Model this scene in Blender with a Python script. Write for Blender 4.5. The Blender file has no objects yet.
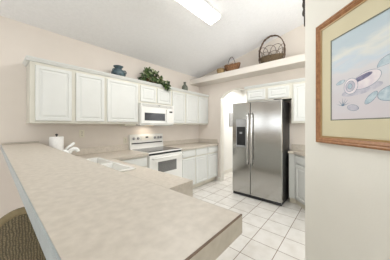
import bpy, bmesh, math, random
from mathutils import Vector, Matrix
random.seed(7)
PI = math.pi
S = bpy.context.scene
C = S.collection

# ------------------------------------------------------------------ camera
F_PX, YAW, CAM_H, HORIZON = 177.0, 49.04, 1.355, 125.7
cd = bpy.data.cameras.new('camera'); cam = bpy.data.objects.new('camera', cd); C.objects.link(cam)
cd.sensor_width = 36.0; cd.lens = F_PX / 390 * 36.0
cd.shift_y = -(130 - HORIZON) / 390.0
cd.clip_start = 0.02
cam.location = (0, 0, CAM_H); cam.rotation_euler = (PI / 2, 0, -math.radians(YAW))
S.camera = cam

# ------------------------------------------------------------------ world, light, exposure
w = bpy.data.worlds.new('world'); S.world = w; w.use_nodes = True
bg = w.node_tree.nodes['Background']
bg.inputs['Color'].default_value = (0.93, 0.97, 1.0, 1); bg.inputs['Strength'].default_value = 1.9
S.view_settings.view_transform = 'Standard'; S.view_settings.look = 'None'
S.view_settings.gamma = 1.0; S.view_settings.use_curve_mapping = False
S.view_settings.exposure = 0.32

def area(name, loc, rot, sx, sy, power, col=(1, 1, 1)):
    l = bpy.data.lights.new(name, 'AREA'); l.shape = 'RECTANGLE'; l.size = sx; l.size_y = sy
    l.energy = power; l.color = col
    o = bpy.data.objects.new(name, l); C.objects.link(o); o.location = loc; o.rotation_euler = rot
    return o
# dining side: added fill light behind the camera, then daylight at its two windows
area('fill_behind', (-0.9, -2.6, 1.4), (math.radians(112), 0, math.radians(-20)), 3.2, 2.2, 46, (0.97, 0.99, 1.0))
area('daylight_side_window', (-2.54, 1.85, 1.525), (0, -PI / 2, 0), 0.6, 2.22, 3, (0.95, 0.98, 1.0))
area('daylight_dining_window', (-1.475, 3.08, 1.525), (-PI / 2, 0, 0), 1.95, 0.6, 7, (0.95, 0.98, 1.0))
# fluorescent tube light of the kitchen ceiling fixture
area('fluorescent_light', (1.60, 1.53, 2.83), (0, 0, 0), 1.15, 0.18, 18, (1.0, 0.995, 0.985))
area('nook_fill_light', (1.45, -1.46, 1.65), (math.radians(125), 0, math.radians(-8)), 1.7, 1.1, 50, (0.97, 0.99, 1.0))  # added fill to brighten the ceiling and base cabinets, out of view
# lamp in the hallway behind the arch
area('hallway_light', (4.7, 1.9, 2.40), (0, 0, 0), 0.8, 1.0, 22, (1.0, 0.99, 0.97))
# range hood lamp under the microwave
area('hood_light', (1.98, 2.90, 1.355), (0, 0, 0), 0.20, 0.10, 0.6, (1.0, 0.9, 0.76))

# ------------------------------------------------------------------ materials
def lin(c):
    return tuple(((v / 255) / 12.92 if v / 255 <= 0.04045 else ((v / 255 + 0.055) / 1.055) ** 2.4) for v in c) + (1,)
def mat(name, rgb, rough=0.5, metal=0.0, rgb2=None, scale=20, detail=4, bump=0.0, bscale=None, stretch=None, spec=0.5, ramp=(0.35, 0.65), emit=0):
    m = bpy.data.materials.new(name); m.use_nodes = True
    nt = m.node_tree; p = nt.nodes['Principled BSDF']
    p.inputs['Base Color'].default_value = lin(rgb)
    p.inputs['Roughness'].default_value = rough; p.inputs['Metallic'].default_value = metal
    p.inputs['Specular IOR Level'].default_value = spec
    tc = nt.nodes.new('ShaderNodeTexCoord'); mp = nt.nodes.new('ShaderNodeMapping')
    nt.links.new(tc.outputs['Object'], mp.inputs['Vector'])
    if stretch: mp.inputs['Scale'].default_value = stretch
    if rgb2 is not None:
        n = nt.nodes.new('ShaderNodeTexNoise'); n.inputs['Scale'].default_value = scale; n.inputs['Detail'].default_value = detail
        r = nt.nodes.new('ShaderNodeValToRGB')
        r.color_ramp.elements[0].position = ramp[0]; r.color_ramp.elements[1].position = ramp[1]
        r.color_ramp.elements[0].color = lin(rgb); r.color_ramp.elements[1].color = lin(rgb2)
        nt.links.new(mp.outputs[0], n.inputs['Vector']); nt.links.new(n.outputs['Fac'], r.inputs['Fac'])
        nt.links.new(r.outputs['Color'], p.inputs['Base Color'])
    if bump:
        n2 = nt.nodes.new('ShaderNodeTexNoise'); n2.inputs['Scale'].default_value = bscale or scale; n2.inputs['Detail'].default_value = 5
        b = nt.nodes.new('ShaderNodeBump'); b.inputs['Strength'].default_value = bump; b.inputs['Distance'].default_value = 0.01
        nt.links.new(mp.outputs[0], n2.inputs['Vector']); nt.links.new(n2.outputs['Fac'], b.inputs['Height'])
        nt.links.new(b.outputs['Normal'], p.inputs['Normal'])
    if emit:
        p.inputs['Emission Color'].default_value = lin(rgb); p.inputs['Emission Strength'].default_value = emit
    return m
M = {}
M['wall'] = mat('wall_paint_beige', (226, 217, 207), 0.85, rgb2=(222, 213, 203), scale=3, bump=0.05, bscale=90)
M['wall_cream'] = mat('wall_paint_cream', (232, 230, 221), 0.8, rgb2=(229, 227, 218), scale=3, bump=0.05, bscale=90)
M['wall_white'] = mat('wall_paint_white', (238, 237, 233), 0.8, rgb2=(236, 235, 231), scale=3)
M['ceiling'] = mat('ceiling_textured_white', (246, 246, 246), 0.9, rgb2=(242, 242, 242), scale=30, bump=0.35, bscale=55)
M['trim'] = mat('trim_white', (236, 233, 224), 0.5, rgb2=(233, 230, 221), scale=4)
M['cab'] = mat('cabinet_white_paint', (216, 217, 213), 0.38, rgb2=(212, 213, 209), scale=4)
M['cabin'] = mat('cabinet_inside', (214, 208, 192), 0.6, rgb2=(208, 202, 186), scale=4)
M['cabf'] = mat('cabinet_frame_shaded', (212, 209, 197), 0.4, rgb2=(208, 205, 193), scale=4)  # creamier than the doors: shading of the door gaps put into the colour
M['panel'] = mat('end_panel_cream', (232, 228, 212), 0.5, rgb2=(220, 215, 200), scale=6)
M['lam'] = mat('laminate_beige_mottled', (188, 179, 166), 0.42, rgb2=(204, 195, 182), scale=38, detail=7, ramp=(0.3, 0.7))
M['lamedge'] = mat('laminate_edge', (160, 151, 136), 0.45, rgb2=(174, 165, 150), scale=25, detail=6)
M['lamside'] = mat('laminate_edge_daylit', (156, 163, 164), 0.4, rgb2=(166, 173, 174), scale=25)  # bluish grey of reflected daylight put into the edge colour
M['seam'] = mat('laminate_seam_brown', (112, 90, 72), 0.6, rgb2=(98, 78, 62), scale=30)
M['app'] = mat('appliance_white', (232, 231, 226), 0.22, rgb2=(230, 229, 224), scale=4)
M['sink'] = mat('sink_white_enamel', (240, 239, 234), 0.2, rgb2=(237, 236, 231), scale=4)
M['faucet'] = mat('faucet_white', (243, 243, 240), 0.18, rgb2=(240, 240, 237), scale=4)
M['blk'] = mat('black_plastic', (28, 28, 30), 0.3, rgb2=(34, 34, 36), scale=20)
M['blkglass'] = mat('black_glass', (38, 39, 41), 0.08, rgb2=(44, 45, 47), scale=10)
M['oveng'] = mat('oven_window_grey', (112, 112, 110), 0.15, rgb2=(126, 126, 124), scale=60)
M['mwg'] = mat('microwave_window_dark', (44, 46, 50), 0.25, rgb2=(54, 56, 60), scale=200)
M['grey'] = mat('grey_plastic', (150, 150, 150), 0.4, rgb2=(160, 160, 160), scale=20)
M['steel'] = mat('brushed_stainless', (188, 187, 184), 0.15, 1.0, rgb2=(182, 181, 178), scale=6, stretch=(1, 1, 60), bump=0.012, bscale=1.5)
M['steelh'] = mat('handle_stainless', (200, 199, 196), 0.2, 1.0, rgb2=(194, 193, 190), scale=6)
M['fside'] = mat('fridge_side_charcoal', (32, 31, 30), 0.5, rgb2=(40, 38, 37), scale=60, bump=0.05, bscale=300)
M['almond'] = mat('outlet_almond', (228, 222, 204), 0.4, rgb2=(224, 218, 200), scale=10)
M['slot'] = mat('outlet_slots', (70, 62, 54), 0.5, rgb2=(78, 70, 60), scale=10)
M['paper'] = mat('paper_towel', (246, 245, 242), 0.9, rgb2=(240, 239, 236), scale=40, bump=0.1, bscale=120)
M['chrome'] = mat('dark_metal', (70, 66, 64), 0.3, 0.8, rgb2=(84, 80, 76), scale=10)
M['iron'] = mat('wrought_iron', (52, 42, 38), 0.6, 0.3, rgb2=(70, 58, 52), scale=30)
M['vine'] = mat('basket_vine_brown', (74, 56, 44), 0.75, rgb2=(112, 88, 68), scale=40, bump=0.3, bscale=120)
M['wick'] = mat('basket_wicker_body', (74, 62, 46), 0.8, rgb2=(122, 102, 76), scale=60, bump=0.4, bscale=120)
M['rust'] = mat('basket_rust_brown', (104, 70, 46), 0.8, rgb2=(158, 118, 82), scale=50, bump=0.4, bscale=120)
M['tan'] = mat('basket_tan', (150, 126, 88), 0.8, rgb2=(186, 160, 116), scale=50, bump=0.4, bscale=120)
M['blue'] = mat('glaze_blue_green', (40, 58, 68), 0.3, rgb2=(84, 104, 108), scale=14, detail=6, bump=0.1, bscale=40)
M['olive'] = mat('glaze_grey_green', (76, 82, 74), 0.4, rgb2=(112, 116, 104), scale=16, detail=6)
M['leaf'] = mat('leaf_green', (34, 54, 26), 0.55, rgb2=(74, 96, 48), scale=12, detail=3, ramp=(0.4, 0.6))
M['leafv'] = mat('leaf_variegated', (96, 112, 70), 0.5, rgb2=(168, 174, 136), scale=30, detail=3)
M['stem'] = mat('stem_brown', (92, 84, 50), 0.7, rgb2=(110, 100, 60), scale=20)
M['terra'] = mat('pot_brown', (112, 78, 54), 0.7, rgb2=(128, 92, 64), scale=14)
M['oak'] = mat('oak_frame', (142, 96, 58), 0.4, rgb2=(166, 118, 76), scale=14, detail=6, stretch=(3, 3, 3))
M['gold'] = mat('frame_inner_lip', (190, 158, 112), 0.4, rgb2=(180, 148, 102), scale=14)
M['matb'] = mat('picture_mat_cream', (214, 206, 176), 0.85, rgb2=(210, 202, 172), scale=5)
M['bevel'] = mat('mat_bevel_grey', (120, 122, 110), 0.8, rgb2=(128, 130, 118), scale=9)
M['sofwood'] = mat('chair_leg_wood', (98, 74, 52), 0.5, rgb2=(122, 94, 68), scale=14, stretch=(1, 1, 0.2))
M['rim'] = mat('chair_rim_olive', (110, 97, 68), 0.7, rgb2=(128, 114, 82), scale=50, bump=0.3, bscale=150)
M['cush'] = mat('chair_cushion', (176, 160, 132), 0.9, rgb2=(164, 148, 120), scale=60, bump=0.2, bscale=200)
M['diff'] = mat('fluorescent_diffuser', (255, 252, 246), 0.5, emit=3.5)
M['hoodlens'] = mat('hood_lamp_lens', (255, 226, 180), 0.5, emit=1.5)
M['leaden'] = mat('window_frame_white', (240, 240, 238), 0.4, rgb2=(238, 238, 236), scale=4)

def weave_mat():
    m = mat('seagrass_weave', (112, 98, 72), 0.8)
    nt = m.node_tree; p = nt.nodes['Principled BSDF']
    tc = nt.nodes.new('ShaderNodeTexCoord'); mp = nt.nodes.new('ShaderNodeMapping')
    nt.links.new(tc.outputs['Object'], mp.inputs['Vector'])
    w1 = nt.nodes.new('ShaderNodeTexWave'); w1.bands_direction = 'Z'; w1.inputs['Scale'].default_value = 55; w1.inputs['Distortion'].default_value = 6.0; w1.inputs['Detail Scale'].default_value = 3
    w2 = nt.nodes.new('ShaderNodeTexWave'); w2.bands_direction = 'X'; w2.inputs['Scale'].default_value = 38; w2.inputs['Distortion'].default_value = 5.0
    mul = nt.nodes.new('ShaderNodeMath'); mul.operation = 'MULTIPLY'
    nt.links.new(mp.outputs[0], w1.inputs['Vector']); nt.links.new(mp.outputs[0], w2.inputs['Vector'])
    nt.links.new(w1.outputs['Fac'], mul.inputs[0]); nt.links.new(w2.outputs['Fac'], mul.inputs[1])
    r = nt.nodes.new('ShaderNodeValToRGB'); r.color_ramp.elements[0].color = lin((78, 70, 52)); r.color_ramp.elements[1].color = lin((142, 128, 98))
    r.color_ramp.elements[1].position = 0.8
    nt.links.new(mul.outputs[0], r.inputs['Fac']); nt.links.new(r.outputs['Color'], p.inputs['Base Color'])
    b = nt.nodes.new('ShaderNodeBump'); b.inputs['Strength'].default_value = 0.6; b.inputs['Distance'].default_value = 0.01
    nt.links.new(mul.outputs[0], b.inputs['Height']); nt.links.new(b.outputs['Normal'], p.inputs['Normal'])
    return m
M['weave'] = weave_mat()

def tile_mat():
    m = mat('floor_tile_cream', (216, 209, 200), 0.2)
    nt = m.node_tree; p = nt.nodes['Principled BSDF']
    tc = nt.nodes.new('ShaderNodeTexCoord'); mp = nt.nodes.new('ShaderNodeMapping')
    mp.inputs['Location'].default_value = (-2.04 / 0.293, -0.585 / 0.293, 0); mp.inputs['Scale'].default_value = (1 / 0.293, 1 / 0.293, 1)
    nt.links.new(tc.outputs['Object'], mp.inputs['Vector'])
    br = nt.nodes.new('ShaderNodeTexBrick'); br.offset = 0; br.squash = 1
    br.inputs['Scale'].default_value = 1; br.inputs['Brick Width'].default_value = 1; br.inputs['Row Height'].default_value = 1
    br.inputs['Mortar Size'].default_value = 0.013; br.inputs['Mortar Smooth'].default_value = 0.2
    br.inputs['Color1'].default_value = lin((226, 223, 218)); br.inputs['Color2'].default_value = lin((219, 215, 209)); br.inputs['Mortar'].default_value = lin((140, 124, 110))
    n = nt.nodes.new('ShaderNodeTexNoise'); n.inputs['Scale'].default_value = 8; n.inputs['Detail'].default_value = 5
    nt.links.new(tc.outputs['Object'], n.inputs['Vector'])
    r = nt.nodes.new('ShaderNodeValToRGB'); r.color_ramp.elements[0].color = (0.9, 0.89, 0.87, 1); r.color_ramp.elements[1].color = (1, 1, 1, 1)
    r.color_ramp.elements[0].position = 0.3; r.color_ramp.elements[1].position = 0.6
    nt.links.new(n.outputs['Fac'], r.inputs['Fac'])
    mx = nt.nodes.new('ShaderNodeMix'); mx.data_type = 'RGBA'; mx.blend_type = 'MULTIPLY'; mx.inputs[0].default_value = 1
    nt.links.new(mp.outputs[0], br.inputs['Vector']); nt.links.new(br.outputs['Color'], mx.inputs[6]); nt.links.new(r.outputs['Color'], mx.inputs[7])
    nt.links.new(mx.outputs[2], p.inputs['Base Color'])
    b = nt.nodes.new('ShaderNodeBump'); b.inputs['Strength'].default_value = 0.4; b.inputs['Distance'].default_value = 0.004; b.invert = True
    nt.links.new(br.outputs['Fac'], b.inputs['Height']); nt.links.new(b.outputs['Normal'], p.inputs['Normal'])
    return m
M['tile'] = tile_mat()

def glass_mat():
    m = bpy.data.materials.new('clear_glass'); m.use_nodes = True; nt = m.node_tree
    for n in list(nt.nodes): nt.nodes.remove(n)
    out = nt.nodes.new('ShaderNodeOutputMaterial'); mx = nt.nodes.new('ShaderNodeMixShader')
    t = nt.nodes.new('ShaderNodeBsdfTransparent'); g = nt.nodes.new('ShaderNodeBsdfGlossy'); g.inputs['Roughness'].default_value = 0.02
    fr = nt.nodes.new('ShaderNodeFresnel'); fr.inputs['IOR'].default_value = 1.3
    nt.links.new(fr.outputs[0], mx.inputs[0]); nt.links.new(t.outputs[0], mx.inputs[1]); nt.links.new(g.outputs[0], mx.inputs[2]); nt.links.new(mx.outputs[0], out.inputs[0])
    return m
M['glass'] = glass_mat()

def art_mat():
    # pale watercolour: blue sky and sea washing down into pinkish sand, along the print's own height
    m = mat('beach_watercolour_print', (220, 222, 226), 0.8)
    nt = m.node_tree; p = nt.nodes['Principled BSDF']
    tc = nt.nodes.new('ShaderNodeTexCoord'); sp = nt.nodes.new('ShaderNodeSeparateXYZ')
    nt.links.new(tc.outputs['Object'], sp.inputs[0])
    n = nt.nodes.new('ShaderNodeTexNoise'); n.inputs['Scale'].default_value = 5; n.inputs['Detail'].default_value = 5
    mp = nt.nodes.new('ShaderNodeMapping'); mp.inputs['Rotation'].default_value = (0, 0.5, 0); mp.inputs['Scale'].default_value = (0.7, 1, 2.4)
    nt.links.new(tc.outputs['Object'], mp.inputs['Vector']); nt.links.new(mp.outputs[0], n.inputs['Vector'])
    ma = nt.nodes.new('ShaderNodeMath'); ma.operation = 'MULTIPLY_ADD'; ma.inputs[1].default_value = 1.6; ma.inputs[2].default_value = 0.5
    nt.links.new(sp.outputs['Z'], ma.inputs[0])
    ad = nt.nodes.new('ShaderNodeMath'); ad.operation = 'MULTIPLY_ADD'; ad.inputs[1].default_value = 0.62
    nt.links.new(n.outputs['Fac'], ad.inputs[0])
    sb = nt.nodes.new('ShaderNodeMath'); sb.operation = 'SUBTRACT'; sb.inputs[1].default_value = 0.30
    nt.links.new(ma.outputs[0], sb.inputs[0]); nt.links.new(sb.outputs[0], ad.inputs[2])
    r = nt.nodes.new('ShaderNodeValToRGB'); e = r.color_ramp.elements
    e[0].position = 0.1; e[0].color = lin((214, 208, 212)); e[1].position = 1.0; e[1].color = lin((190, 206, 214))
    for q, c in ((0.38, (214, 212, 217)), (0.52, (218, 217, 220)), (0.62, (204, 216, 226)), (0.72, (224, 226, 222)), (0.84, (194, 208, 216))):
        k = e.new(q); k.color = lin(c)
    nt.links.new(ad.outputs[0], r.inputs['Fac']); nt.links.new(r.outputs['Color'], p.inputs['Base Color'])
    return m
M['art'] = art_mat()
M['sh_line'] = mat('painted_outline_blue', (98, 124, 148), 0.8, rgb2=(128, 150, 172), scale=40)
M['sh_blue'] = mat('painted_shell_blue', (168, 190, 202), 0.8, rgb2=(206, 218, 224), scale=35, detail=5)
M['sh_lilac'] = mat('painted_shell_lilac', (184, 184, 198), 0.8, rgb2=(210, 208, 216), scale=30, detail=5)
M['sh_pink'] = mat('painted_shell_white', (222, 214, 222), 0.8, rgb2=(236, 230, 232), scale=24, detail=5)
M['sh_dark'] = mat('painted_shell_mouth', (104, 106, 134), 0.8, rgb2=(160, 154, 180), scale=26)

# ------------------------------------------------------------------ mesh helpers
def box(bm, x0, x1, y0, y1, z0, z1, bev=0.0):
    vs = [bm.verts.new((x, y, z)) for x in (x0, x1) for y in (y0, y1) for z in (z0, z1)]
    fs = [bm.faces.new([vs[i] for i in f]) for f in ((0, 1, 3, 2), (4, 6, 7, 5), (0, 4, 5, 1), (2, 3, 7, 6), (0, 2, 6, 4), (1, 5, 7, 3))]
    if bev:
        es = list({e for f in fs for e in f.edges})
        bmesh.ops.bevel(bm, geom=es, offset=bev, segments=2, profile=0.5, affect='EDGES')
def prism(bm, pts, z0, z1):
    lo = [bm.verts.new((x, y, z0)) for x, y in pts]; hi = [bm.verts.new((x, y, z1)) for x, y in pts]
    bm.faces.new(lo[::-1]); bm.faces.new(hi)
    n = len(pts)
    for i in range(n): bm.faces.new((lo[i], lo[(i + 1) % n], hi[(i + 1) % n], hi[i]))
def extr(bm, prof, axis, a0, a1):
    # prof: list of (u, z); swept along 'x' (u = y) or 'y' (u = x)
    f = (lambda a, u, z: (a, u, z)) if axis == 'x' else (lambda a, u, z: (u, a, z))
    A = [bm.verts.new(f(a0, *p)) for p in prof]; B = [bm.verts.new(f(a1, *p)) for p in prof]
    n = len(prof)
    for i in range(n): bm.faces.new((A[i], A[(i + 1) % n], B[(i + 1) % n], B[i]))
    bm.faces.new(A[::-1]); bm.faces.new(B)
def lathe(bm, prof, c=(0, 0), n=28):
    rings = []
    for r, z in prof:
        rings.append([bm.verts.new((c[0] + r * math.cos(2 * PI * i / n), c[1] + r * math.sin(2 * PI * i / n), z)) for i in range(n)])
    for a, b in zip(rings, rings[1:]):
        for i in range(n): bm.faces.new((a[i], a[(i + 1) % n], b[(i + 1) % n], b[i]))
    bm.faces.new(rings[0][::-1]); bm.faces.new(rings[-1])
def tube(bm, pts, r, n=8, closed=False, r2=None):
    pts = [Vector(p) for p in pts]; rings = []; N = len(pts)
    prev = None
    for i, p in enumerate(pts):
        if closed: t = pts[(i + 1) % N] - pts[i - 1]
        else: t = pts[min(i + 1, N - 1)] - pts[max(i - 1, 0)]
        t.normalize()
        ref = prev if prev is not None else (Vector((0, 0, 1)) if abs(t.z) < 0.9 else Vector((1, 0, 0)))
        a = (ref - t * ref.dot(t)).normalized(); b = t.cross(a); prev = a
        rr = r if r2 is None else r + (r2 - r) * i / (N - 1)
        rings.append([bm.verts.new(p + (a * math.cos(2 * PI * k / n) + b * math.sin(2 * PI * k / n)) * rr) for k in range(n)])
    rng = range(N) if closed else range(N - 1)
    for i in rng:
        A, B = rings[i], rings[(i + 1) % N]
        for k in range(n): bm.faces.new((A[k], A[(k + 1) % n], B[(k + 1) % n], B[k]))
    if not closed: bm.faces.new(rings[0][::-1]); bm.faces.new(rings[-1])
def poly_disc(bm, pts, y0, y1):
    # pts (x,z) extruded a hair along y
    A = [bm.verts.new((x, y0, z)) for x, z in pts]; B = [bm.verts.new((x, y1, z)) for x, z in pts]
    bm.faces.new(A); bm.faces.new(B[::-1]); n = len(pts)
    for i in range(n): bm.faces.new((A[i], B[i], B[(i + 1) % n], A[(i + 1) % n]))
def obj(name, bm, m, parent=None, smooth=False):
    bmesh.ops.recalc_face_normals(bm, faces=bm.faces)
    me = bpy.data.meshes.new(name); bm.to_mesh(me); bm.free()
    for mm in (m if isinstance(m, list) else [m]): me.materials.append(mm)
    if smooth:
        for p in me.polygons: p.use_smooth = True
    o = bpy.data.objects.new(name, me); C.objects.link(o)
    if parent is not None: o.parent = parent
    return o
def ob(name, m, parent, fn, smooth=False):
    bm = bmesh.new(); fn(bm); return obj(name, bm, m, parent, smooth)
def bx(name, m, parent, *a, bev=0.0):
    bm = bmesh.new(); box(bm, *a, bev=bev); return obj(name, bm, m, parent)
def thing(name, label, cat, loc=(0, 0, 0), rz=0.0, group=None):
    o = bpy.data.objects.new(name, None); C.objects.link(o); o.empty_display_size = 0.1
    o.location = loc; o.rotation_euler = (0, 0, rz); o['label'] = label; o['category'] = cat
    if group: o['group'] = group
    return o
def struct(o, label, cat):
    o['kind'] = 'structure'; o['label'] = label; o['category'] = cat; return o

# ------------------------------------------------------------------ room shell
WY, WX = 3.07, 3.69                      # cabinet wall plane, arch wall plane
CZ0, CS = 2.64, 0.222                    # vaulted ceiling: height at cabinet wall, pitch
cz = lambda y: CZ0 + CS * (WY - y)
LX, BY = -2.6, -3.2                      # dining side limits
struct(bx('floor', M['tile'], None, LX - 0.1, 5.6, BY, WY + 0.12, -0.06, 0.0), 'cream square ceramic tile floor with brown grout', 'floor')

bm = bmesh.new()
WZ = 2.62
# cabinet wall with a dining window opening far left
for a in ((LX - 0.1, -2.5, 0, 2.75), (-2.5, -0.45, 0, 1.2), (-2.5, -0.45, 1.85, 2.75), (-0.45, WX + 0.12, 0, 2.75)):
    box(bm, a[0], a[1], WY, WY + 0.12, a[2], a[3])
struct(obj('wall_back', bm, M['wall']), 'long beige wall behind the white wall cabinets', 'wall')
bm = bmesh.new()
extr(bm, [(BY, cz(BY)), (WY + 0.12, cz(WY + 0.12)), (WY + 0.12, cz(WY + 0.12) + 0.1), (BY, cz(BY) + 0.1)], 'x', LX - 0.1, 5.6)
struct(obj('ceiling', bm, M['ceiling']), 'vaulted white textured ceiling rising from the cabinet wall', 'ceiling')

# arch wall
AY0, AY1, ASP, AAP = 1.57, 2.37, 2.03, 2.21
bm = bmesh.new()
X0, X1 = WX, WX + 0.12
def wall_y(bm, y0, y1, z0, z1a, z1b):
    # wall piece between y0..y1 with sloping top
    P = [(y0, z0), (y1, z0), (y1, z1b), (y0, z1a)]
    A = [bm.verts.new((X0, y, z)) for y, z in P]; B = [bm.verts.new((X1, y, z)) for y, z in P]
    bm.faces.new(A); bm.faces.new(B[::-1])
    for i in range(4): bm.faces.new((A[i], B[i], B[(i + 1) % 4], A[(i + 1) % 4]))
wall_y(bm, AY1, WY, 0, cz(AY1), cz(WY)); wall_y(bm, -1.3, AY0, 0, cz(-1.3), cz(AY0))
N = 24; hw = (AY1 - AY0) / 2; rise = AAP - ASP; R = (hw * hw + rise * rise) / (2 * rise); yc = (AY0 + AY1) / 2
pts = []
for i in range(N + 1):
    y = AY0 + (AY1 - AY0) * i / N; pts.append((y, AAP - R + math.sqrt(R * R - (y - yc) ** 2)))
for (ya, za), (yb, zb) in zip(pts, pts[1:]):
    P = [(ya, za), (yb, zb), (yb, cz(yb)), (ya, cz(ya))]
    A = [bm.verts.new((X0, y, z)) for y, z in P]; B = [bm.verts.new((X1, y, z)) for y, z in P]
    bm.faces.new(A); bm.faces.new(B[::-1])
    for i in range(4): bm.faces.new((A[i], B[i], B[(i + 1) % 4], A[(i + 1) % 4]))
bmesh.ops.remove_doubles(bm, verts=bm.verts, dist=1e-4)
struct(obj('wall_right', bm, M['wall']), 'beige wall with arched opening beside the refrigerator', 'wall')
# white lining of the arch
bm = bmesh.new()
prof = [(AY1, 0.0)] + [(y, z) for y, z in pts[::-1]] + [(AY0, 0.0)]
for (ya, za), (yb, zb) in zip(prof, prof[1:]):
    dy, dz = yb - ya, zb - za; L = math.hypot(dy, dz); ny, nz = -dz / L, dy / L
    if (yc - ya) * ny + (1.2 - za) * nz < 0: ny, nz = -ny, -nz
    q = 0.006
    P = [(ya, za), (yb, zb), (yb + ny * q, zb + nz * q), (ya + ny * q, za + nz * q)]
    A = [bm.verts.new((X0 - 0.004, y, z)) for y, z in P]; B = [bm.verts.new((X1 + 0.004, y, z)) for y, z in P]
    bm.faces.new(A); bm.faces.new(B[::-1])
    for i in range(4): bm.faces.new((A[i], B[i], B[(i + 1) % 4], A[(i + 1) % 4]))
struct(obj('trim_1', bm, M['trim']), 'white lining of the arched opening', 'trim')

# plant ledge along the arch wall
M['ledge'] = mat('ledge_plaster', (224, 217, 208), 0.8, rgb2=(221, 214, 205), scale=3)
struct(bx('trim_2', M['ledge'], None, 3.335, WX, 0.0, WY, 2.405, 2.53, bev=0.008), 'white plaster plant ledge running above the arch and refrigerator cabinets', 'ledge')

# hallway behind the arch
struct(bx('wall_hall_left', M['wall_white'], None, X1, 5.6, 2.62, 2.72, 0, 2.5), 'bright white hallway wall seen through the arch', 'wall')
struct(bx('wall_hall_end', M['wall_white'], None, 5.35, 5.45, 0.7, 2.62, 0, 2.5), 'white end wall of the hallway', 'wall')
struct(bx('wall_hall_right', M['wall_white'], None, X1, 5.35, 0.7, 0.8, 0, 2.5), 'white right wall of the hallway', 'wall')
struct(bx('ceiling_hall', M['wall_white'], None, X1, 5.6, 0.7, 2.72, 2.5, 2.56), 'white hallway ceiling', 'ceiling')
struct(bx('baseboard_hall', M['trim'], None, X1 + 0.01, 5.35, 2.605, 2.62, 0, 0.1), 'white hallway baseboard', 'baseboard')
struct(bx('baseboard_right', M['trim'], None, WX - 0.015, WX, AY1 + 0.0, 2.45, 0, 0.09), 'white baseboard stub at the left foot of the arch', 'baseboard')
struct(bx('baseboard_back', M['trim'], None, LX, 0.285, WY - 0.015, WY, 0, 0.09), 'white baseboard of the dining side', 'baseboard')

# diagonal wall with the picture, its end edge at E
E = Vector((1.683, 0.2735, 0)); ex = Vector((-1, -1, 0)).normalized(); ny = Vector((1, -1, 0)).normalized()
bm = bmesh.new()
L = 3.3
q = [E, E + ex * L, E + ex * L + ny * 0.12, E + ny * 0.12]
lo = [bm.verts.new((p.x, p.y, 0)) for p in q]; hi = [bm.verts.new((p.x, p.y, cz(p.y))) for p in q]
bm.faces.new(lo); bm.faces.new(hi[::-1])
for i in range(4): bm.faces.new((lo[i], lo[(i + 1) % 4], hi[(i + 1) % 4], hi[i]))
bmesh.ops.bevel(bm, geom=[e for e in bm.edges if abs(e.verts[0].co.z - e.verts[1].co.z) > 1], offset=0.012, segments=3, profile=0.5, affect='EDGES')
struct(obj('wall_front', bm, M['wall_cream']), 'cream wall set at forty five degrees, holding the framed beach picture', 'wall')
# back of the kitchen corner beyond it
bm = bmesh.new(); prism(bm, [(WX, 0.13), (2.5, -1.06), (2.58, -1.14), (WX, -0.03)], 0, 2.9)
struct(obj('wall_corner', bm, M['wall']), 'diagonal beige wall behind the corner base cabinet', 'wall')
# dining side wall with window
bm = bmesh.new()
for a in ((BY, 0.7, 0, 4.1), (0.7, 3.0, 0, 1.2), (0.7, 3.0, 1.85, 4.1), (3.0, WY + 0.12, 0, 4.1)):
    box(bm, LX - 0.1, LX, a[0], a[1], a[2], min(a[3], cz(a[1])))
struct(obj('wall_left', bm, M['wall']), 'beige dining side wall with a window', 'wall')
def window(name, x0, x1, y0, y1, z0, z1, label):
    t = thing(name, label, 'window'); t['kind'] = 'structure'
    along_x = (x1 - x0) > (y1 - y0)
    f = 0.05
    def fr(bm):
        if along_x:
            box(bm, x0, x1, y0, y1, z0, z0 + f); box(bm, x0, x1, y0, y1, z1 - f, z1)
            for a in (x0, (x0 + x1) / 2 - f / 2, x1 - f): box(bm, a, a + f, y0, y1, z0 + f, z1 - f)
        else:
            box(bm, x0, x1, y0, y1, z0, z0 + f); box(bm, x0, x1, y0, y1, z1 - f, z1)
            for a in (y0, (y0 + y1) / 2 - f / 2, y1 - f): box(bm, x0, x1, a, a + f, z0 + f, z1 - f)
    ob('window_frame', M['leaden'], t, fr)
    if along_x: bx('pane', M['glass'], t, x0 + f, x1 - f, (y0 + y1) / 2 - 0.003, (y0 + y1) / 2 + 0.003, z0 + f, z1 - f)
    else: bx('pane', M['glass'], t, (x0 + x1) / 2 - 0.003, (x0 + x1) / 2 + 0.003, y0 + f, y1 - f, z0 + f, z1 - f)
window('window_1', -2.5, -0.45, WY + 0.03, WY + 0.09, 1.2, 1.85, 'white framed dining window in the long beige wall')
window('window_2', LX - 0.08, LX - 0.02, 0.7, 3.0, 1.2, 1.85, 'white framed dining window in the side wall')

bm = bmesh.new()  # unseen wall and window, added to go with the nook fill light
for a in ((0.42, 2.62, 0, 1.05), (0.42, 0.55, 1.05, 2.25), (2.35, 2.62, 1.05, 2.25), (0.42, 2.62, 2.25, 3.3)):
    box(bm, a[0], a[1], -1.62, -1.50, a[2], a[3])
struct(obj('wall_nook_added', bm, M['wall']), 'unseen beige wall added around the nook fill light', 'wall')
window('added_window', 0.55, 2.35, -1.60, -1.54, 1.05, 2.25, 'unseen white framed window added for the nook fill light')

# half wall under the breakfast bar
struct(bx('wall_bar', M['wall'], None, 0.29, 0.40, 0.36, WY, 0, 1.085), 'beige half wall carrying the breakfast bar', 'wall')

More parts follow.
